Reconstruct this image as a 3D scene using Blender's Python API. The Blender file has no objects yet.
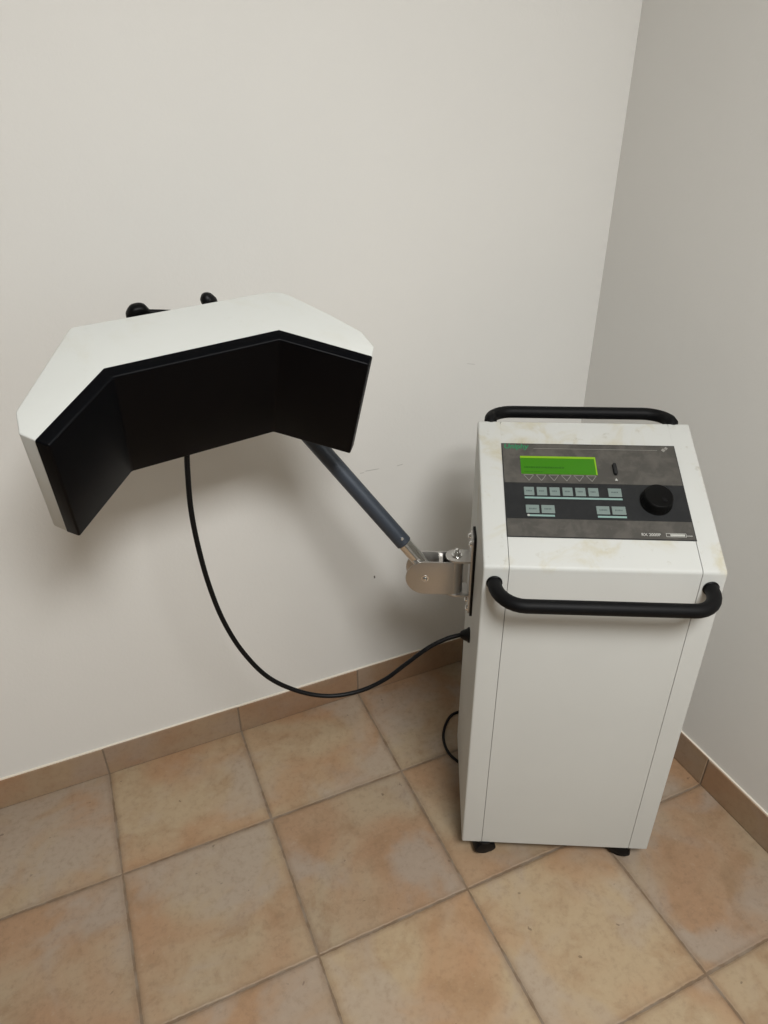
import bpy, bmesh, math, random
from mathutils import Vector, Matrix, Euler
random.seed(7)
C = bpy.context.scene
COL = C.collection

# ------------------------------------------------------------------ camera
cam = bpy.data.cameras.new('camera')
cam.sensor_fit = 'HORIZONTAL'; cam.sensor_width = 36
FPX = 709.09
cam.lens = FPX / 768 * 36
cam.clip_start = .02
cam_o = bpy.data.objects.new('camera', cam); COL.objects.link(cam_o)
cam_o.location = (-1.14844, -1.35302, 1.44271)
cam_o.rotation_euler = (1.0355375, .0068976, -.4147119)
C.camera = cam_o

# ------------------------------------------------------------------ world, light, exposure
C.view_settings.view_transform = 'Standard'
C.view_settings.look = 'None'
C.view_settings.gamma = 1
C.view_settings.use_curve_mapping = False
C.view_settings.exposure = 0.0
w = bpy.data.worlds.new('world'); C.world = w; w.use_nodes = True
w.node_tree.nodes['Background'].inputs[0].default_value = (.8, .85, .9, 1)
w.node_tree.nodes['Background'].inputs[1].default_value = .05

def area_light(name, loc, size, power, color, target):
    l = bpy.data.lights.new(name, 'AREA'); l.shape = 'RECTANGLE'
    l.size, l.size_y = size; l.energy = power; l.color = color
    o = bpy.data.objects.new(name, l); COL.objects.link(o); o.location = loc
    o.rotation_euler = (Vector(target) - Vector(loc)).to_track_quat('-Z', 'Y').to_euler()
    return o
area_light('ceiling_lamp_light', (-.90, -2.08, 2.57), (.72, .72), 74, (1, 1.002, .99), (-.90, -2.08, 0))

# ------------------------------------------------------------------ node helpers
def new_mat(name, color=(.5, .5, .5), rough=.5, metal=0.0, spec=.5, coat=0):
    m = bpy.data.materials.new(name); m.use_nodes = True
    b = m.node_tree.nodes['Principled BSDF']
    b.inputs['Base Color'].default_value = (*color, 1)
    b.inputs['Roughness'].default_value = rough
    b.inputs['Metallic'].default_value = metal
    b.inputs['Specular IOR Level'].default_value = spec
    b.inputs['Coat Weight'].default_value = coat
    return m
class NT:
    def __init__(s, m): s.t = m.node_tree; s.b = s.t.nodes['Principled BSDF']
    def n(s, typ, **kw):
        x = s.t.nodes.new(typ)
        for k, v in kw.items(): setattr(x, k, v)
        return x
    def put(s, sock, v):
        if isinstance(v, bpy.types.NodeSocket): s.t.links.new(v, sock)
        else:
            try: sock.default_value = v
            except Exception: sock.default_value = (*v, 1)
    def coord(s): return s.n('ShaderNodeTexCoord').outputs['Object']
    def math(s, op, a, b=0.0, c=None, clamp=False):
        x = s.n('ShaderNodeMath', operation=op, use_clamp=clamp)
        s.put(x.inputs[0], a); s.put(x.inputs[1], b)
        if c is not None: s.put(x.inputs[2], c)
        return x.outputs[0]
    def vmath(s, op, a, b=None):
        x = s.n('ShaderNodeVectorMath', operation=op)
        s.put(x.inputs[0], a)
        if b is not None: s.put(x.inputs[1], b)
        return x.outputs['Value'] if op in ('DISTANCE', 'LENGTH') else x.outputs[0]
    def noise(s, vec, scale, detail=4, rough=.55, dist=0.0, col=False):
        x = s.n('ShaderNodeTexNoise'); s.put(x.inputs['Vector'], vec)
        x.inputs['Scale'].default_value = scale; x.inputs['Detail'].default_value = detail
        x.inputs['Roughness'].default_value = rough; x.inputs['Distortion'].default_value = dist
        return x.outputs['Color' if col else 'Fac']
    def ramp(s, v, lo, hi, a=0.0, b=1.0):
        x = s.n('ShaderNodeMapRange', interpolation_type='SMOOTHSTEP')
        s.put(x.inputs[0], v)
        for i, q in enumerate((lo, hi, a, b)): s.put(x.inputs[i + 1], q)
        return x.outputs[0]
    def mix(s, f, a, b, mode='MIX'):
        x = s.n('ShaderNodeMix', data_type='RGBA', blend_type=mode)
        s.put(x.inputs[0], f); s.put(x.inputs[6], a); s.put(x.inputs[7], b)
        return x.outputs[2]
    def bump(s, h, strength=.3, dist=.001):
        x = s.n('ShaderNodeBump'); s.put(x.inputs['Height'], h)
        x.inputs['Strength'].default_value = strength; x.inputs['Distance'].default_value = dist
        s.t.links.new(x.outputs[0], s.b.inputs['Normal'])
    def sep(s, v):
        x = s.n('ShaderNodeSeparateXYZ'); s.put(x.inputs[0], v); return x.outputs
    def comb(s, x_, y_, z_=0.0):
        x = s.n('ShaderNodeCombineXYZ')
        for i, q in enumerate((x_, y_, z_)): s.put(x.inputs[i], q)
        return x.outputs[0]
    def base(s, c): s.t.links.new(c, s.b.inputs['Base Color'])

def L(r, g, b):
    f = lambda c: (c / 255 / 12.92) if c / 255 <= .04045 else ((c / 255 + .055) / 1.055) ** 2.4
    return (f(r), f(g), f(b))

# ------------------------------------------------------------------ materials
TILE = .33; X0 = -1.30340; D1 = .28674          # tile grid of the floor

def wall_mat(name, col, marks=False):
    m = new_mat(name, col, .75, spec=.25); t = NT(m); co = t.coord()
    n1 = t.noise(co, 2.2, 3); n2 = t.noise(co, 160, 3, .6); n3 = t.noise(co, 18, 5, .6)
    c = t.mix(t.ramp(n1, .3, .7, 0, .5), col, tuple(x * .96 for x in col))
    if marks:
        cs = t.sep(co)
        # faint scuffs scratched in the paint, and a small chip
        for (x, z, dx, dz, wd, k) in SCUFFS:
            ln = math.hypot(dx, dz); ux, uz = dx / ln, dz / ln
            px = t.math('SUBTRACT', cs[0], x); pz = t.math('SUBTRACT', cs[2], z)
            a = t.math('ADD', t.math('MULTIPLY', px, ux), t.math('MULTIPLY', pz, uz))
            b = t.math('ABSOLUTE', t.math('SUBTRACT', t.math('MULTIPLY', pz, ux), t.math('MULTIPLY', px, uz)))
            along = t.ramp(t.math('ABSOLUTE', a), ln * .3, ln * .5, 1, 0)
            across = t.ramp(b, wd * .3, wd, 1, 0)
            f = t.math('MULTIPLY', t.math('MULTIPLY', along, across), k)
            c = t.mix(f, c, (.06, .05, .045))
    t.base(c)
    t.bump(t.math('ADD', n2, t.math('MULTIPLY', n3, 1.5)), .25, .0012)
    return m
SCUFFS = []

def tile_color(t, co, cell, warm=1.0):
    wn = t.n('ShaderNodeTexWhiteNoise', noise_dimensions='3D'); t.put(wn.inputs['Vector'], cell)
    rnd = wn.outputs['Value']; rc = wn.outputs['Color']
    off = t.vmath('ADD', co, t.vmath('MULTIPLY', rc, (7.0, 5.0, 3.0)))
    big = t.noise(off, 4.2, 3, .5, .5)
    mid = t.noise(off, 13, 5, .62, .4)
    fine = t.noise(off, 70, 5, .7)
    grey = t.noise(t.vmath('ADD', off, (31.0, 3.0, 9.0)), 5.0, 4, .55, .4)
    c = t.mix(t.ramp(big, .38, .64), TC['sand'], TC['orange'])
    c = t.mix(t.ramp(mid, .46, .74, 0, .65), c, TC['brown'])
    c = t.mix(t.ramp(grey, .45, .64, 0, .8), c, TC['grey'])
    c = t.mix(t.ramp(fine, .45, .75, 0, .35), c, TC['dark'])
    c = t.mix(t.ramp(fine, .25, .42, .25, 0), c, TC['light'])
    pits = t.noise(off, 45, 2, .5)
    c = t.mix(t.ramp(pits, .73, .78, 0, .55), c, TC['pit'])
    tint = t.mix(rnd, (.90, .90, .92), (1.08, 1.05, 1.0))
    c = t.mix(1.0, c, tint, 'MULTIPLY')
    return c, mid, fine
TC = dict(sand=L(162, 144, 118), orange=L(158, 127, 98), brown=L(138, 110, 82), grey=L(157, 144, 129),
          dark=L(118, 96, 75), light=L(180, 164, 142), pit=L(80, 62, 49))
GROUT = L(126, 111, 95)

def floor_mat():
    m = new_mat('terracotta_tile', rough=.5, spec=.4); t = NT(m); co = t.coord(); cs = t.sep(co)
    wob = t.noise(co, 9, 3, .6); wob2 = t.noise(t.vmath('ADD', co, (5.0, 2.0, 0.0)), 60, 3, .6)
    wv = t.math('ADD', t.math('MULTIPLY', t.math('SUBTRACT', wob, .5), .004), t.math('MULTIPLY', t.math('SUBTRACT', wob2, .5), .0045))
    gx = t.math('DIVIDE', t.math('SUBTRACT', cs[0], X0), TILE)
    gy = t.math('DIVIDE', t.math('ADD', cs[1], D1), TILE)
    cell = t.comb(t.math('FLOOR', gx), t.math('FLOOR', gy))
    def edge(g):
        f = t.math('FRACT', g)
        return t.math('MULTIPLY', t.math('MINIMUM', f, t.math('SUBTRACT', 1.0, f)), TILE)
    d = t.math('ADD', t.math('MINIMUM', edge(gx), edge(gy)), wv)
    c, mid, fine = tile_color(t, co, cell)
    rim = t.ramp(d, .004, .016, .35, 0)
    c = t.mix(rim, c, TC['dark'])
    gr = t.ramp(d, .0017, .0030, 1, 0)
    gcol = t.mix(t.ramp(t.noise(co, 25, 3), .35, .65), GROUT, L(112, 92, 72))
    c = t.mix(gr, c, gcol)
    t.base(c)
    t.put(t.b.inputs['Roughness'], t.math('ADD', t.ramp(fine, .3, .7, .38, .55), t.math('MULTIPLY', gr, .3)))
    h = t.math('ADD', t.math('MULTIPLY', t.ramp(d, .001, .006), 1.6), t.math('ADD', t.math('MULTIPLY', mid, .5), t.math('MULTIPLY', fine, .35)))
    t.bump(h, .5, .0018)
    return m

def base_mat(name, axis, off):
    m = new_mat(name, rough=.5, spec=.4); t = NT(m); co = t.coord(); cs = t.sep(co)
    g = t.math('DIVIDE', t.math('ADD', cs[axis], off), TILE)
    cell = t.comb(t.math('FLOOR', g), 40.0 + axis)
    c, mid, fine = tile_color(t, co, cell)
    c = t.mix(.35, c, L(138, 108, 86))
    t.base(c); t.bump(t.math('ADD', mid, fine), .35, .0012)
    return m

def paint_mat(name, col, dirt=.0, above=None):
    m = new_mat(name, col, .5, spec=.4); t = NT(m); co = t.coord()
    c = t.mix(t.ramp(t.noise(co, 6, 3), .3, .7, 0, .6), col, tuple(x * .965 for x in col))
    if dirt:
        # finger marks collect on the sloping top only
        up = t.ramp(t.sep(co)[2], above, above + .02) if above else 1.0
        a = t.math('MULTIPLY', t.ramp(t.noise(co, 15, 5, .6, .6), .50, .74, 0, dirt), up)
        c = t.mix(a, c, L(176, 166, 132))
        b = t.math('MULTIPLY', t.ramp(t.noise(t.vmath('ADD', co, (3.0, 8.0, 1.0)), 48, 4, .65), .60, .78, 0, dirt * .8), up)
        c = t.mix(b, c, L(150, 142, 120))
    t.base(c); t.bump(t.noise(co, 480, 2, .5), .10, .0006)
    return m

M = {}
M['floor'] = floor_mat()
M['base_x'] = base_mat('tile_skirting_long', 0, -X0)
M['base_y'] = base_mat('tile_skirting_side', 1, D1)
M['grout'] = new_mat('grout', GROUT, .9, spec=.2)
M['caulk'] = new_mat('white_caulk', L(226, 218, 204), .7)
M['ceiling'] = new_mat('ceiling_paint', (.62, .62, .60), .9, spec=.2)
M['cab_top'] = paint_mat('cabinet_paint_soiled', L(192, 193, 189), .60, .752)
M['seam'] = new_mat('seam_dark', (.03, .03, .03), .8)
M['head'] = paint_mat('applicator_paint', L(200, 202, 198), .12)
def black_cover():
    m = new_mat('black_cover', (.0008, .001, .0018), .40, spec=.09); t = NT(m)
    t.bump(t.noise(t.coord(), 900, 2), .12, .0004); return m
M['cover'] = black_cover()
M['rubber'] = new_mat('black_rubber', (.003, .003, .0035), .45, spec=.2)
M['handle'] = new_mat('black_handle', (.0025, .0025, .003), .55, spec=.16)
M['knob'] = new_mat('black_knob', (.002, .002, .002), .45, spec=.14)
def brushed(name, col, rough):
    m = new_mat(name, col, rough, 1.0); t = NT(m); co = t.coord()
    n = t.noise(co, 240, 3, .6)
    t.put(t.b.inputs['Roughness'], t.ramp(n, .3, .7, rough * .85, rough * 1.2)); return m
M['steel'] = brushed('satin_steel', (.52, .505, .485), .36)
M['chrome'] = new_mat('chrome', (.75, .75, .74), .12, 1.0)
M['tube'] = new_mat('slate_tube', (.045, .055, .072), .38, .35, spec=.5)
def panel_mat(name, a, b, rough):
    m = new_mat(name, a, rough, spec=.22); t = NT(m); co = t.coord()
    f = t.ramp(t.noise(co, 30, 5, .62, .5), .40, .66)
    c = t.mix(f, a, b)
    c = t.mix(t.ramp(t.noise(co, 90, 4, .6), .58, .74, 0, .3), c, tuple(min(1, x * 1.4) for x in b))
    t.base(c); return m
M['panel'] = panel_mat('control_panel_grey', L(72, 70, 66), L(86, 83, 78), .5)
M['band'] = panel_mat('control_panel_dark', L(33, 34, 35), L(38, 39, 40), .55)
M['border'] = new_mat('panel_border', (.012, .012, .012), .5)
M['key'] = new_mat('key_grey_green', L(112, 126, 122), .5)
M['key_print'] = new_mat('key_print', L(74, 86, 84), .6)
M['bar'] = new_mat('pale_teal_bar', L(126, 154, 148), .5)
M['white'] = new_mat('white_print', L(176, 176, 170), .6)
M['greyprint'] = new_mat('grey_print', L(132, 130, 124), .6)
M['green'] = new_mat('green_print', L(22, 120, 78), .5)
M['black'] = new_mat('black_void', (.003, .003, .003), .7)
def emis(name, col, s):
    m = new_mat(name, col, .3); b = m.node_tree.nodes['Principled BSDF']
    b.inputs['Emission Color'].default_value = (*col, 1); b.inputs['Emission Strength'].default_value = s; return m
M['lcd'] = emis('lcd_green', L(50, 112, 8), .08)
M['lcd_rim'] = emis('lcd_rim', L(118, 160, 24), .12)
M['lcd_ink'] = emis('lcd_ink', L(34, 88, 10), .05)

# ------------------------------------------------------------------ mesh helpers
def link(name, bm, mats, parent=None, smooth=False, angle=None):
    me = bpy.data.meshes.new(name)
    bmesh.ops.recalc_face_normals(bm, faces=bm.faces[:])
    bm.to_mesh(me); bm.free()
    o = bpy.data.objects.new(name, me); COL.objects.link(o)
    for m in (mats if isinstance(mats, (list, tuple)) else [mats]): me.materials.append(m)
    if parent is not None: o.parent = parent
    if smooth or angle:
        for p in me.polygons: p.use_smooth = True
        me.set_sharp_from_angle(angle=math.radians(angle or 35))
    return o
def structure(o): o['kind'] = 'structure'; return o
def box(bm, a, b, bev=0, mat=0, T=None, seg=2):
    x = bmesh.new()
    bmesh.ops.create_cube(x, size=1)
    for v in x.verts:
        v.co = Vector([a[i] + (v.co[i] + .5) * (b[i] - a[i]) for i in range(3)])
    if bev: bmesh.ops.bevel(x, geom=x.edges[:], offset=bev, segments=seg, affect='EDGES', profile=.5)
    merge(bm, x, T, mat)
def merge(bm, x, T=None, mat=0):
    mp = {}
    for v in x.verts: mp[v] = bm.verts.new(T(v.co) if T else v.co)
    for f in x.faces:
        try:
            g = bm.faces.new([mp[v] for v in f.verts]); g.material_index = mat or f.material_index; g.smooth = f.smooth
        except ValueError: pass
    x.free()
def prism(poly, lo, hi, fn, bev=0, seg=3, sel=None):
    """extrude a 2D outline between lo and hi; fn(a, b, h) gives the 3D point"""
    x = bmesh.new()
    A = [x.verts.new(fn(p[0], p[1], lo)) for p in poly]; B = [x.verts.new(fn(p[0], p[1], hi)) for p in poly]
    x.faces.new(A[::-1]); x.faces.new(B)
    n = len(poly)
    for i in range(n): x.faces.new((A[i], A[(i + 1) % n], B[(i + 1) % n], B[i]))
    bmesh.ops.recalc_face_normals(x, faces=x.faces[:])
    if bev:
        es = x.edges[:] if sel is None else [e for e in x.edges if sel(e)]
        bmesh.ops.bevel(x, geom=es, offset=bev, segments=seg, affect='EDGES', profile=.5, clamp_overlap=True)
    return x
def cyl(bm, p, q, r, n=24, r2=None, bev=0, mat=0):
    p, q = Vector(p), Vector(q); r2 = r if r2 is None else r2
    d = (q - p).normalized(); a = d.orthogonal().normalized(); b = d.cross(a); Ln = (q - p).length
    prof = [(0, 0), (r - bev, 0), (r, bev), (r2, Ln - bev), (r2 - bev, Ln), (0, Ln)] if bev else [(0, 0), (r, 0), (r2, Ln), (0, Ln)]
    lathe(bm, prof, lambda rr, t, h: p + d * h + (a * math.cos(t) + b * math.sin(t)) * rr, n, mat)
def lathe(bm, prof, fn, n=32, mat=0):
    rings = []
    for (r, h) in prof:
        rings.append([bm.verts.new(fn(0, 0, h))] if r < 1e-7 else [bm.verts.new(fn(r, 2 * math.pi * i / n, h)) for i in range(n)])
    for A, B in zip(rings, rings[1:]):
        for i in range(n):
            j = (i + 1) % n
            if len(A) == 1 and len(B) == 1: continue
            vs = (A[0], B[j], B[i]) if len(A) == 1 else (A[i], A[j], B[0]) if len(B) == 1 else (A[i], A[j], B[j], B[i])
            f = bm.faces.new(vs); f.material_index = mat
def catmull(pts, k=10):
    pts = [Vector(p) for p in pts]; P = [pts[0] * 2 - pts[1]] + pts + [pts[-1] * 2 - pts[-2]]; out = []
    for i in range(1, len(P) - 2):
        for j in range(k):
            t = j / k
            out.append(.5 * ((2 * P[i]) + (P[i + 1] - P[i - 1]) * t + (2 * P[i - 1] - 5 * P[i] + 4 * P[i + 1] - P[i + 2]) * t * t
                             + (3 * P[i] - P[i - 1] - 3 * P[i + 1] + P[i + 2]) * t ** 3))
    out.append(P[-2]); return out
def sweep(bm, path, r, n=14, mat=0):
    path = [Vector(p) for p in path]; a = None; rings = []
    for i, p in enumerate(path):
        d = (path[min(i + 1, len(path) - 1)] - path[max(i - 1, 0)]).normalized()
        a = d.orthogonal().normalized() if a is None else (a - d * a.dot(d)).normalized()
        b = d.cross(a)
        rings.append([bm.verts.new(p + (a * math.cos(2 * math.pi * k / n) + b * math.sin(2 * math.pi * k / n)) * r) for k in range(n)])
    for A, B in zip(rings, rings[1:]):
        for k in range(n): bm.faces.new((A[k], A[(k + 1) % n], B[(k + 1) % n], B[k])).material_index = mat
    bm.faces.new(rings[0][::-1]); bm.faces.new(rings[-1])
def arc_pts(cx, cy, r, a0, a1, n):
    return [(cx + r * math.cos(math.radians(a0 + (a1 - a0) * i / n)), cy + r * math.sin(math.radians(a0 + (a1 - a0) * i / n))) for i in range(n + 1)]
def round_poly(P, R, n=5):
    """round every corner i of polygon P by radius R[i]"""
    out = []; m = len(P)
    for i in range(m):
        p = Vector(P[i]).to_2d(); a = Vector(P[i - 1]).to_2d(); b = Vector(P[(i + 1) % m]).to_2d(); r = R[i]
        if r <= 0: out.append(tuple(p)); continue
        u = (a - p).normalized(); v = (b - p).normalized(); th = u.angle(v); d = r / math.tan(th / 2)
        s = p + u * d; e = p + v * d; c = p + (u + v).normalized() * (r / math.sin(th / 2))
        a0 = math.atan2(s.y - c.y, s.x - c.x); a1 = math.atan2(e.y - c.y, e.x - c.x)
        da = (a1 - a0 + math.pi) % (2 * math.pi) - math.pi
        for k in range(n + 1):
            q = a0 + da * k / n; out.append((c.x + r * math.cos(q), c.y + r * math.sin(q)))
    return out

# camera rays are only used to find where the room's marks and the hanging cable really are
RC = Euler(cam_o.rotation_euler, 'XYZ').to_matrix(); CO = Vector(cam_o.location)
def hit(px, py, p0, n):
    d = RC @ Vector(((px - 384) / FPX, (512 - py) / FPX, -1)); n = Vector(n)
    return CO + d * ((Vector(p0) - CO).dot(n) / d.dot(n))

# ------------------------------------------------------------------ the room
RX0, RY0, RZ = -3.6, -4.0, 2.60
WB = .003                       # wall plane just behind the face of the skirting
def wall_point(x, y): p = hit(x, y, (0, WB, 0), (0, 1, 0)); return p.x, p.z
for (x, y, dx, dy, wd, k) in ((374.5, 577, .4, 3.0, .0028, .95), (372, 470, 17, -3, .0016, .35), (400, 465, 7, -2, .0014, .35), (362, 473, 5, -1, .0014, .3), (471, 364, 10, 1, .0014, .2)):
    a = wall_point(x - dx / 2, y - dy / 2); b = wall_point(x + dx / 2, y + dy / 2)
    SCUFFS.append(((a[0] + b[0]) / 2, (a[1] + b[1]) / 2, max(b[0] - a[0], 1e-4), b[1] - a[1], wd, k))
WALLC = (.71, .70, .668)
M['wall'] = wall_mat('wall_paint', WALLC)
M['wall_far'] = wall_mat('wall_paint_low_bounce', (.26, .25, .23))  # unseen walls, colour darkened to cut the bounce light in the room
M['wall_back'] = wall_mat('wall_paint_scuffed', WALLC, True)

def slab(name, a, b, m):
    bm = bmesh.new(); box(bm, a, b); return structure(link(name, bm, m))
slab('floor', (RX0, RY0, -.05), (WB, WB, 0), M['floor'])
slab('ceiling', (RX0 - .1, RY0 - .1, RZ), (.103, .103, RZ + .1), M['ceiling'])
slab('wall_back', (RX0 - .1, WB, -.05), (.103, .103, RZ), M['wall_back'])
slab('wall_right', (WB, RY0 - .1, -.05), (.103, WB, RZ), M['wall'])
slab('wall_left', (RX0 - .1, RY0, -.05), (RX0, WB, RZ), M['wall_far'])
slab('wall_front', (RX0, RY0 - .1, -.05), (WB, RY0, RZ), M['wall_far'])
BH = .0905
def skirting(name, m, along, start, joints):
    """row of cut tiles set against the wall with grout between them and a caulk line on top"""
    bm = bmesh.new(); js = sorted(joints)
    for a, b in zip(js, js[1:]):
        a2, b2 = a + .0018, b - .0018
        jz = random.uniform(-.0012, .0012)
        if along == 0: box(bm, (a2, -.003, .002), (b2, WB, BH - .001 + jz), .0015, 0)
        else: box(bm, (-.003, a2, .002), (WB, b2, BH - .001 + jz), .0015, 0)
    a, b = js[0], js[-1]
    if along == 0:
        box(bm, (a, -.0012, 0), (b, WB, BH - .003), 0, 1); box(bm, (a, -.001, BH - .003), (b, WB, BH + .0012), .0008, 2)
    else:
        box(bm, (-.0012, a, 0), (WB, b, BH - .003), 0, 1); box(bm, (-.001, a, BH - .003), (WB, b, BH + .0012), .0008, 2)
    return structure(link(name, bm, [m, M['grout'], M['caulk']]))
jx = [X0 + TILE * i for i in range(-7, 4)] + [-.003]
jx = [max(j, RX0) for j in jx if j > RX0 - TILE * .99]
skirting('baseboard_back', M['base_x'], 0, 0, jx)
jy = [-.003] + [-D1 - TILE * i for i in range(0, 12) if -D1 - TILE * i > RY0 + .02] + [RY0]
skirting('baseboard_right', M['base_y'], 1, 0, jy)

# ------------------------------------------------------------------ the machine (local frame: x along its front, y to its back, z up)
W_, D_, Z0, HF, HB = .3950, .2959, .045, .7680, .9020
ANG = -.46981; ORG = Vector((-.6164, -.53958, 0))
root = bpy.data.objects.new('therapy_machine', None); COL.objects.link(root)
root.location = ORG; root.rotation_euler = (0, 0, ANG)
root['label'] = 'off-white therapy machine on casters with black handles and black-faced applicator on a jointed arm'
root['category'] = 'medical device'
MW = Matrix.Translation(ORG) @ Matrix.Rotation(ANG, 4, 'Z'); MI = MW.inverted()
def loc(p): return MI @ Vector(p)
SL = math.hypot(D_, HB - HF); CS, SN = D_ / SL, (HB - HF) / SL
def S(u, e, h=0.0):
    e = e - .0083 * (1 - e / .3277)
    return Vector((u, e * CS - h * SN, HF + e * SN + h * CS))

def profile(ins=0.0):
    i = ins
    return [(i, Z0 + i), (i, HF - i * .6), (D_ - i * .3, HB - i), (D_ + .002 - i, HB - .012 - i), (D_ + .002 - i, Z0 + i)]
SEAM_L, SEAM_R = .0425, .3550
def cabinet_piece(name, u0, u1, mat, outer=None, ins=0.0, parent=root):
    poly = profile(ins)
    fn = lambda a, b, h: Vector((h, a, b))
    only_outer = False
    def sel(e):
        m = (e.verts[0].co + e.verts[1].co) / 2; d = abs(e.verts[0].co.x - e.verts[1].co.x) > .001
        if m.z < Z0 + .001 and not d: return False
        if d: return m.z > .7 and not only_outer
        return only_outer and abs(e.verts[0].co.x - outer) < 1e-5 and abs(e.verts[1].co.x - outer) < 1e-5
    x = prism(poly, u0, u1, fn, .0055, 4, sel)
    if outer is not None:
        only_outer = True
        bmesh.ops.bevel(x, geom=[e for e in x.edges if sel(e)], offset=.0110, segments=5, affect='EDGES', profile=.5, clamp_overlap=True)
    return link(name, x, mat, parent, angle=50)
core = cabinet_piece('cabinet', .004, W_ - .004, M['seam'], None, .004)
core.data.materials.append(M['cab_top'])
# the strip above the control panel is one piece with the cabinet and hides the seams there
bm = bmesh.new()
top = [(D_ * .800, HF + (HB - HF) * .800), (D_ - .008, HB - .008 * (HB - HF) / D_), (D_ - .008, HB - .03), (D_ * .800, HB - .06)]
merge(bm, prism(top, SEAM_L - .003, SEAM_R + .003, lambda a, b, h: Vector((h, a, b - .0002))), None, 0)
link('top_strip', bm, M['cab_top'], core)
g = .0005
cabinet_piece('side_panel', 0, SEAM_L - g, M['cab_top'], 0)
cabinet_piece('side_panel', SEAM_R + g, W_, M['cab_top'], W_)
cabinet_piece('front_panel', SEAM_L + g, SEAM_R - g, M['cab_top'])

# control panel
def on_slope(bm, u0, e0, u1, e1, h0, h1, mat=0, bev=0):
    box(bm, (u0, e0, h0), (u1, e1, h1), bev, mat, lambda c: S(c.x, c.y, c.z))
PU0, PU1, PE0, PE1 = .0415, .3565, .0665, .2685
bm = bmesh.new()
on_slope(bm, PU0, PE0, PU1, PE1, -.001, .0012, 2)
on_slope(bm, PU0 + .0016, PE0 + .0016, PU1 - .0016, PE1 - .0016, .0012, .0016, 0)
on_slope(bm, PU0 + .0016, .1035, PU1 - .0016, .1790, .0016, .0019, 1)
panel = link('control_panel', bm, [M['panel'], M['band'], M['border']], root)
H0 = .0019
# display, recessed look: a bright edge above and to the right of the green glass
bm = bmesh.new()
on_slope(bm, .0740, .1985, .2095, .2385, .0012, .0022, 0)
on_slope(bm, .0740, .1985, .2070, .2340, .0022, .0024, 1)
for (a, b, e, hh) in ((.080, .148, .2110, .0036), (.080, .110, .2025, .0014)):
    k = a
    while k < b:
        wdt = random.choice((.0022, .003, .0036)); on_slope(bm, k, e, k + wdt, e + hh, .0024, .0025, 2); k += wdt + .0012
disp = link('display', bm, [M['lcd_rim'], M['lcd'], M['lcd_ink']], panel)
disp['label'] = 'green backlit display'
# outlined triangles below the display
bm = bmesh.new()
for i in range(6):
    cu = .0868 + i * .0222; pts = [(cu - .0088, .1965), (cu + .0088, .1965), (cu, .1840)]
    for a, b in zip(pts, pts[1:] + pts[:1]):
        a, b = Vector(a), Vector(b); d = (b - a).normalized(); nrm = Vector((-d.y, d.x)) * .00042
        x = prism([a - nrm, b - nrm, b + nrm, a + nrm], .0016, .0021, lambda p, q, h: S(p, q, h)); merge(bm, x)
link('triangle_marks', bm, M['greyprint'], panel)
# keys and the pale bars under them
def key(u0, u1, e0, e1):
    bm = bmesh.new(); on_slope(bm, u0, e0, u1, e1, .0015, .0034, 0, .0006)
    cu, ce = (u0 + u1) / 2, (e0 + e1) / 2; wd = (u1 - u0) * .28
    k = cu - wd
    while k < cu + wd - .0008:
        q = random.choice((.0012, .0018)); on_slope(bm, k, ce - .0014, k + q, ce + .0016, .0034, .0035, 1); k += q + .0008
    link('key', bm, [M['key'], M['key_print']], panel)
for i in range(6): key(.0760 + i * .0224, .0760 + i * .0224 + .0178, .1515, .1690)
key(.2225, .2455, .1515, .1690)
for u0, u1 in ((.0768, .0998), (.1035, .1265), (.1975, .2200), (.2240, .2475)): key(u0, u1, .1145, .1310)
for u0, u1, e in ((.0765, .2455, .1450), (.0785, .1255, .1080), (.1985, .2475, .1080)):
    bm = bmesh.new(); on_slope(bm, u0, e, u1, e + .0036, H0 - .0004, H0 + .0004); link('key_bar', bm, M['bar'], panel)
bm = bmesh.new(); lathe(bm, [(.0021, 0), (.0021, .0012), (0, .0018)], lambda r, t, h: S(.0805 + r * math.cos(t), .1098 + r * math.sin(t), H0 + h), 16)
o = link('indicator_light', bm, M['white'], panel, True)
# slot with a black card tab and a white mark under it
bm = bmesh.new()
x = prism(arc_pts(.2410, .2195, .0032, 0, 180, 8) + arc_pts(.2410, .2015, .0032, 180, 360, 8), .0012, .0075, lambda a, b, h: S(a + (b - .2105) * -.03, b, h), .0008, 2)
merge(bm, x)
link('slot_tab', bm, M['black'], panel, angle=40)
bm = bmesh.new(); x = prism([(.2385, .1870), (.2435, .1870), (.2410, .1925)], .0016, .0021, lambda a, b, h: S(a, b, h)); merge(bm, x)
link('slot_mark', bm, M['white'], panel)
# rotary knob
bm = bmesh.new()
KU, KE = .3020, .1425
def kf(r, t, h):
    rr = r * (1 + (.012 * math.cos(t * 24) if .004 < h < .017 and r > .02 else 0)); return S(KU + rr * math.cos(t), KE + rr * math.sin(t), H0 - .0005 + h)
lathe(bm, [(.0275, 0), (.0275, .003), (.0262, .0045), (.0252, .017), (.0240, .0195), (.0225, .0205), (.0205, .0200), (0, .0200)], kf, 96)
knob = link('control_knob', bm, M['knob'], panel, angle=35)
bm = bmesh.new(); lathe(bm, [(.0042, 0), (.0040, .0007), (0, .0009)], lambda r, t, h: S(KU + .008 + r * math.cos(t), KE - .008 + r * math.sin(t), H0 + .0194 + h), 20)
link('knob_dimple', bm, M['rubber'], knob, True)
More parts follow.
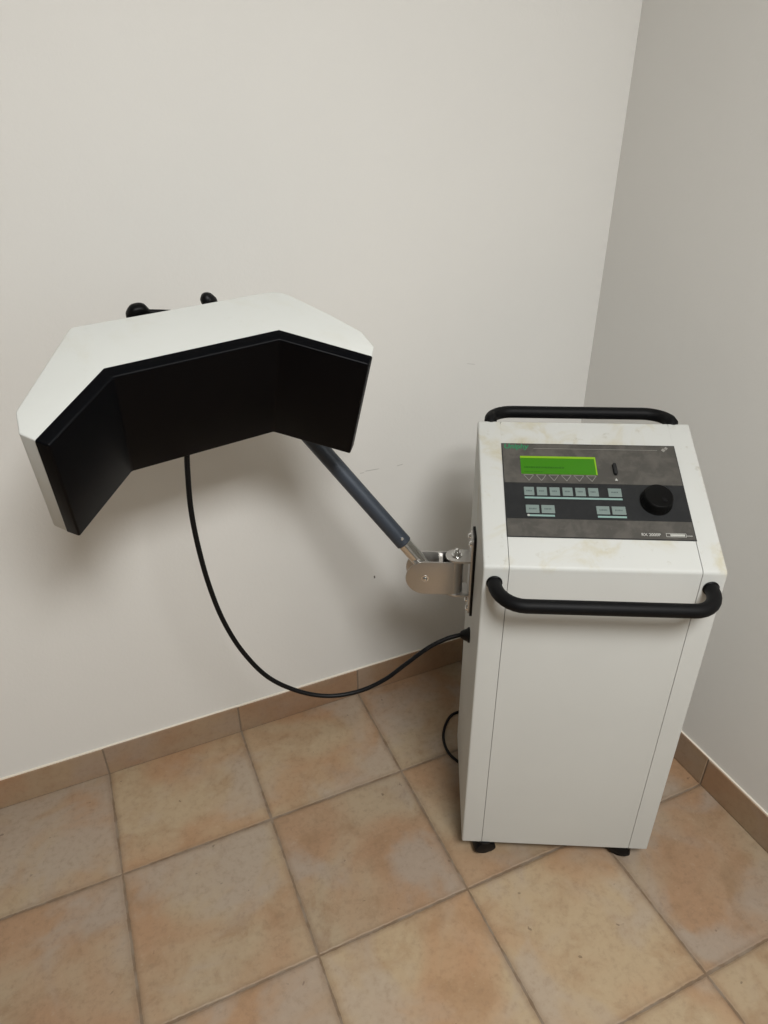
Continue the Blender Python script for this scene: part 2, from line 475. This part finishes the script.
# printing: green maker's name, fine rule, emblem, model name, framed box
def text(name, body, u, e, size, mat, shear=0.0, sx=1.0, bold=0.0, parent=panel):
    cu = bpy.data.curves.new(name, 'FONT'); cu.body = body; cu.size = size; cu.extrude = .00015; cu.shear = shear; cu.offset = bold
    to = bpy.data.objects.new(name, cu); COL.objects.link(to)
    bpy.context.view_layer.update()
    me = bpy.data.meshes.new_from_object(to.evaluated_get(bpy.context.evaluated_depsgraph_get()))
    bpy.data.objects.remove(to)
    for v in me.vertices: v.co = S(u + v.co.x * sx, e + v.co.y, .0018 + v.co.z)
    me.materials.clear(); me.materials.append(mat)
    o = bpy.data.objects.new(name, me); COL.objects.link(o); o.parent = parent; return o
text('maker_name', 'Uniphy', .0455, .2560, .0155, M['green'], .15, 1.0, .0003)
bm = bmesh.new(); on_slope(bm, .1000, .2566, .3240, .2572, .0016, .0018); link('rule_line', bm, M['greyprint'], panel)
bm = bmesh.new()
for (a, b, r) in ((.3350, .2575, .0042), (.3405, .2618, .0036)):
    x = prism([(a - r, b), (a, b - r), (a + r, b), (a, b + r)], .0016, .0019, lambda p, q, h: S(p, q, h)); merge(bm, x)
link('emblem', bm, M['greyprint'], panel)
text('model_name', 'RX 2000P', .2665, .0738, .0078, M['white'], 0, 1.0, .0001)
bm = bmesh.new()
for (a, b, c, d) in ((.3075, .0728, .3410, .0735), (.3075, .0792, .3410, .0799), (.3075, .0728, .3082, .0799), (.3403, .0728, .3410, .0799), (.3145, .0745, .3385, .0782)):
    on_slope(bm, a, b, c, d, .0016, .0019)
k = .3422
while k < .3500: on_slope(bm, k, .0745, k + .0009, .0762, .0016, .0019); k += .0015
link('type_box', bm, M['white'], panel)

# handles
def handle(y0, y1, z0, z1, uL, uR):
    """bar bent at both ends; y0 is the panel it is fixed to, y1 the bar's own line"""
    rb = .046; s = 1 if y1 > y0 else -1
    dy = abs(y1 - y0) ; path = [Vector((uL, y0 - s * .001, z0))]
    rr = min(dy - .006, .056)
    path.append(Vector((uL, y1 - s * rr, z1)))
    for i in range(1, 9):
        t = math.pi / 2 * i / 8; path.append(Vector((uL + rb * (1 - math.cos(t)), y1 - s * rr + s * rr * math.sin(t), z1)))
    for i in range(8, 0, -1):
        t = math.pi / 2 * i / 8; path.append(Vector((uR - rb * (1 - math.cos(t)), y1 - s * rr + s * rr * math.sin(t), z1)))
    path += [Vector((uR, y1 - s * rr, z1)), Vector((uR, y0 - s * .001, z0))]
    bm = bmesh.new(); sweep(bm, path, .0118, 20)
    return link('handle', bm, M['handle'], root, angle=60)
h1 = handle(0.0, -.062, .737, .737, .0200, .3735)
h2 = handle(D_ + .002, D_ + .050, .886, .899, .0250, .3660)
for o, y, z, s, us in ((h1, 0.0, .737, -1, (.0200, .3735)), (h2, D_ + .002, .886, 1, (.0250, .3660))):
    for u in us:
        bm = bmesh.new(); cyl(bm, (u, y - s * .001, z), (u, y + s * .003, z), .0135, 24, bev=.0008); link('handle_collar', bm, M['rubber'], o, angle=40)

# casters
for (u, v, a) in ((.049, .013, 12), (.345, .022, -20), (.050, .262, 80), (.345, .262, 110)):
    ra = math.radians(a); d = Vector((math.cos(ra), math.sin(ra), 0)); n = Vector((-d.y, d.x, 0)); c = Vector((u, v, 0))
    bm = bmesh.new()
    cyl(bm, c + Vector((0, 0, .0455)), c + Vector((0, 0, .040)), .018, 24, bev=.001)
    hood = arc_pts(0, .020, .0235, 5, 175, 14) + [(-.0235, .014), (-.0190, .014)] + arc_pts(0, .020, .0190, 175, 5, 14)[0:15] + [(.0190, .014), (.0235, .014)]
    hood = [p for p in hood]
    for s in (-1, 1):
        x = prism(arc_pts(0, .020, .0225, 0, 180, 14) + [(-.014, .012), (.014, .012)], .0135 * s, .0160 * s, lambda p, q, h: c + d * p + n * h + Vector((0, 0, q)), .0006, 2); merge(bm, x)
    x = prism(arc_pts(0, .020, .0235, 0, 180, 14) + arc_pts(0, .020, .0212, 180, 0, 14), -.0135, .0135, lambda p, q, h: c + d * p + n * h + Vector((0, 0, q))); merge(bm, x)
    ca = link('caster', bm, M['rubber'], root, angle=40)
    bm = bmesh.new(); cyl(bm, c + Vector((0, 0, .0200)) - n * .0120, c + Vector((0, 0, .0200)) + n * .0120, .0200, 28, bev=.003)
    link('wheel', bm, M['knob'], ca, angle=40)

# ------------------------------------------------------------------ arm bracket on the left side
VC = .168
PIV = Vector((-.0940, VC, .6340)); BAR = Vector((-.0340, VC, .6340))
def uz(v0): return lambda a, b, h: Vector((a, v0 + h, b))
bm = bmesh.new()
pl = round_poly([(VC - .027, .545), (VC + .027, .545), (VC + .027, .730), (VC - .027, .730)], [.010] * 4, 5)
merge(bm, prism(pl, -.0045, .0004, lambda a, b, h: Vector((h, a, b)), .0005, 1))
gasket = link('mounting_pad', bm, M['rubber'], root, angle=40)
bm = bmesh.new()
pl = round_poly([(VC - .024, .549), (VC + .024, .549), (VC + .024, .726), (VC - .024, .726)], [.012] * 4, 5)
merge(bm, prism(pl, -.0085, -.0040, lambda a, b, h: Vector((h, a, b)), .0008, 2))
plate = link('mounting_plate', bm, M['steel'], root, angle=40)
for v in (-.014, .014):
    for z in (.561, .712):
        bm = bmesh.new(); lathe(bm, [(.0062, 0), (.0062, .001), (.0052, .0038), (.0028, .0052), (0, .0055)], lambda r, t, h: Vector((-.0083 - h, VC + v + r * math.cos(t), z + r * math.sin(t))), 20)
        link('screw', bm, M['chrome'], plate, True)
# flanges that hold the swivel pin
for z0, z1 in ((.6715, .6760), (.5920, .5965)):
    bm = bmesh.new(); pl = arc_pts(BAR.x, VC, .0215, 90, 270, 16) + [(-.006, VC - .0215), (-.006, VC + .0215)]
    merge(bm, prism(pl, z0, z1, lambda a, b, h: Vector((a, b, h)), .0007, 2)); link('flange', bm, M['steel'], plate, angle=40)
bm = bmesh.new()
cyl(bm, (BAR.x, VC, .584), (BAR.x, VC, .687), .0045, 20, bev=.0006)
cyl(bm, (BAR.x, VC, .676), (BAR.x, VC, .6785), .0105, 24, bev=.0005)
cyl(bm, (BAR.x, VC, .6785), (BAR.x, VC, .6845), .0078, 6, bev=.0005)
cyl(bm, (BAR.x, VC, .586), (BAR.x, VC, .592), .0078, 6, bev=.0005)
lathe(bm, [(.0045, 0), (.0036, .003), (0, .004)], lambda r, t, h: Vector((BAR.x + r * math.cos(t), VC + r * math.sin(t), .687 + h)), 16)
link('swivel_bolt', bm, M['chrome'], plate, angle=40)
# clevis: a sheet bent round the pin with two rounded cheeks
HH = .0375
bm = bmesh.new()
cheek = arc_pts(PIV.x, PIV.z, HH, 90, 270, 20) + [(BAR.x - .006, PIV.z - HH), (BAR.x - .006, PIV.z + HH)]
for s in (-1, 1):
    merge(bm, prism(cheek, .0170 * s, .0200 * s, uz(VC), .0006, 2))
half = arc_pts(BAR.x - .006, VC, .0200, -90, 90, 20) + arc_pts(BAR.x - .006, VC, .0170, 90, -90, 20)
merge(bm, prism(half, PIV.z - HH, PIV.z + HH, lambda a, b, h: Vector((a, b, h))))
cyl(bm, (BAR.x, VC, PIV.z - HH + .001), (BAR.x, VC, PIV.z + HH - .001), .0125, 24, bev=.0008)
box(bm, (-.068, VC - .0172, PIV.z - HH + .002), (-.060, VC + .0172, PIV.z + HH - .004), .0006)
clevis = link('arm_bracket', bm, M['steel'], root, angle=40)
bm = bmesh.new()
for s in (-1, 1):
    lathe(bm, [(.0072, 0), (.0072, .0008), (.0048, .0012), (.0044, .0035), (.0022, .005), (0, .0052)], lambda r, t, h: Vector((PIV.x + r * math.cos(t), VC + s * (.0200 + h), PIV.z + r * math.sin(t))), 24)
cyl(bm, (PIV.x, VC - .020, PIV.z), (PIV.x, VC + .020, PIV.z), .0042, 16)
link('pivot_bolt', bm, M['chrome'], clevis, angle=40)

# ------------------------------------------------------------------ applicator head frame (x right, y to its face, z down)
KH = .98 / 1.05
HP = CO + (Vector((-.98836, -.30923, 1.10577)) - CO) * KH; RH = Euler((3.606794, -.056157, .099321), 'XYZ').to_matrix()
def hw(x, y, z): return loc(HP + RH @ Vector((x, y, z)) * KH)
HGT = .2216
Q = [(-.2356, .0932), (-.1265, 0), (.1265, 0), (.2356, .0932)]
P = [(-.2494, .0781), (-.1341, -.0205), (.1341, -.0205), (.2494, .0781)]
# arm
END = hw(.094, -.250, .160)
A0 = PIV + Vector((.0015, 0, .0110)); ad = (END - A0).normalized()
bm = bmesh.new()
cyl(bm, A0 + ad * -.004, A0 + ad * .090, .0142, 32, bev=.001)
sleeve = link('arm_sleeve', bm, M['chrome'], root, angle=40)
bm = bmesh.new()
cyl(bm, A0 + ad * .066, END + ad * .004, .0158, 40, bev=.0015)
arm = link('support_arm', bm, M['tube'], root, angle=40)
an = Vector((0, -1, 0)); an = (an - ad * an.dot(ad)).normalized()
side = ad.cross(an)
for t in (-.5,):
    dd = (an * math.cos(.55) + side * math.sin(.55) * (1 if side.z > 0 else -1)).normalized()
    p = A0 + ad * .080 + dd * .0150
    bm = bmesh.new(); cyl(bm, p, p + dd * .0022, .0030, 16, bev=.0004); link('arm_screw', bm, M['chrome'], arm, angle=40)

# casing
poly = [P[0], P[1], P[2], P[3], (.2630, .0590), (.2590, .0215), (.2267, -.0314), (.1720, -.1080), (-.1550, -.1150), (-.2605, .0220), (-.2650, .0600)]
poly = round_poly(poly, [0, 0, 0, 0, .006, .022, .060, .050, .012, .018, .006], 6)
x = prism(poly, 0, HGT, lambda a, b, h: hw(a, b, h))
fr = [hw(q[0], q[1], z) for q in P for z in (0, HGT)]
def is_front(v): return min((v.co - f).length for f in fr) < 1e-5
HZ = (MI.to_3x3() @ RH) @ Vector((0, 0, 1))
bmesh.ops.bevel(x, geom=[e for e in x.edges if not (is_front(e.verts[0]) and is_front(e.verts[1])) and abs((e.verts[0].co - e.verts[1].co).normalized().dot(HZ)) < .5],
                offset=.0020, segments=3, affect='EDGES', profile=.5)
head = link('applicator_head', x, M['head'], root, angle=40)
# black face cover: follows the three facets, chamfered rim
o_ = .0006
cov = [Q[0], Q[1], Q[2], Q[3], (P[3][0] + o_, P[3][1] + o_), (P[2][0], P[2][1] + o_), (P[1][0], P[1][1] + o_), (P[0][0] - o_, P[0][1] + o_)]
x = prism(cov, -.0005, HGT + .0005, lambda a, b, h: hw(a, b, h))
qs = [hw(q[0], q[1], z) for q in Q for z in (-.0005, HGT + .0005)]
def on_face(v): return min((v.co - f).length for f in qs) < 1e-5
bmesh.ops.bevel(x, geom=[e for e in x.edges if on_face(e.verts[0]) or on_face(e.verts[1])], offset=.0030, segments=3, affect='EDGES', profile=.5)
cover = link('face_cover', x, M['cover'], head, angle=30)
cover['label'] = 'black three-faceted face cover'
# mount and knobs behind the head
def knob_at(px, py, yb): 
    n = RH @ Vector((0, 1, 0)); q = hit(px, py, HP + n * yb * KH, n) - HP
    return RH.transposed() @ q / KH
k1 = knob_at(138, 313.5, -.150); k2 = knob_at(209, 301, -.150)
bm = bmesh.new()
box(bm, (-.060, -.1215, .020), (.095, -.1115, .135), .002, 0, lambda c: hw(*c))
cyl(bm, hw(k1.x, -.150, .070), hw(k2.x, -.150, .070), .011, 24, bev=.001)
cyl(bm, hw(k1.x, -.150, k1.z + .004), hw(k1.x, -.150, .072), .008, 20)
cyl(bm, hw(k2.x, -.150, k2.z + .012), hw(k2.x, -.150, .072), .008, 20)
for u in (-.030, .055): cyl(bm, hw(u, -.118, .070), hw(u, -.150, .070), .009, 20)
sweep(bm, catmull([hw(.020, -.150, .070), hw(.030, -.185, .085), hw(.050, -.225, .125), hw(.094, -.250, .164)], 8), .011, 20)
link('arm_mount', bm, M['rubber'], head, angle=40)
bm = bmesh.new()
f1 = lambda r, t, h: hw(k1.x + r * math.cos(t) * (1 + .02 * math.cos(6 * t)), k1.y + .012 - h, k1.z + r * math.sin(t) * (1 + .02 * math.cos(6 * t)))
lathe(bm, [(.0070, -.010), (.0070, 0), (.0150, .001), (.0182, .004), (.0190, .010), (.0178, .016), (.0145, .0205), (.0085, .0230), (0, .0238)], f1, 48)
link('clamp_knob', bm, M['knob'], head, angle=40)
bm = bmesh.new()
a = hw(k1.x + .012, k1.y + .004, k1.z - .003); b = hw(k1.x + .050, k1.y + .006, k1.z + .004)
cyl(bm, a, b, .0045, 16, r2=.0032, bev=.0006)
link('clamp_lever', bm, M['rubber'], head, angle=40)
bm = bmesh.new()
lathe(bm, [(.0060, -.034), (.0065, -.004), (.0135, -.002), (.0135, .003), (.0095, .0110), (.0035, .0150), (0, .0155)],
      lambda r, t, h: hw(k2.x + h * -.25 + r * math.cos(t), k2.y + r * math.sin(t), k2.z - h), 24)
link('clamp_knob', bm, M['rubber'], head, angle=40)

# ------------------------------------------------------------------ cables
G = loc(hit(469.5, 635, ORG, Vector((math.cos(ANG), math.sin(ANG), 0))))
G.x = 0; 
bm = bmesh.new()
lathe(bm, [(.0160, -.001), (.0160, .003), (.0135, .005), (.0105, .012), (.0070, .018), (.0055, .019), (0, .019)], lambda r, t, h: Vector((-h, G.y + r * math.cos(t), G.z + r * math.sin(t))), 24)
link('cable_gland', bm, M['rubber'], root, angle=40)
n = RH @ Vector((0, 0, 1))
st = hit(187, 449, HP + n * HGT * KH, n); en = MW @ Vector((-.016, G.y, G.z))
hd = (en - st); hd.z = 0; nn = Vector((-hd.y, hd.x, 0)).normalized()
path = [st + n * -.006]
for (px, py) in ((187.5, 470), (191, 510), (199, 550), (210, 588), (224, 622), (243, 652), (268, 677), (298, 691), (328, 696), (358, 691.5), (384, 680), (406, 664), (428, 648), (446, 639), (458, 635.5)):
    path.append(hit(px, py, st, nn))
path.append(en)
bm = bmesh.new(); sweep(bm, catmull([loc(p) for p in path], 8), .0046, 14)
cb = link('applicator_cable', bm, M['rubber'], root, True)
bm = bmesh.new(); cyl(bm, loc(st) , loc(st + n * .012), .0085, 20, r2=.006, bev=.0008); link('cable_boot', bm, M['rubber'], cb, angle=40)
# mains cord: drops from the back of the cabinet and loops on the floor beside it
fl = lambda px, py: loc(hit(px, py, (0, 0, .0042), (0, 0, 1)))
pc = [Vector((.075, D_ - .001, .130)), Vector((.075, D_ + .055, .110)), Vector((.070, D_ + .110, .035)), Vector((.050, D_ + .125, .0042)), fl(458, 712), fl(449, 718), fl(443.5, 733), fl(446, 748), fl(456, 760),
      Vector((.05, .215, .0042)), Vector((.13, .215, .0042)), Vector((.20, .235, .0042)), Vector((.26, .22, .0042))]
bm = bmesh.new(); sweep(bm, catmull(pc, 8), .0036, 12)
link('power_cord', bm, M['rubber'], root, True)
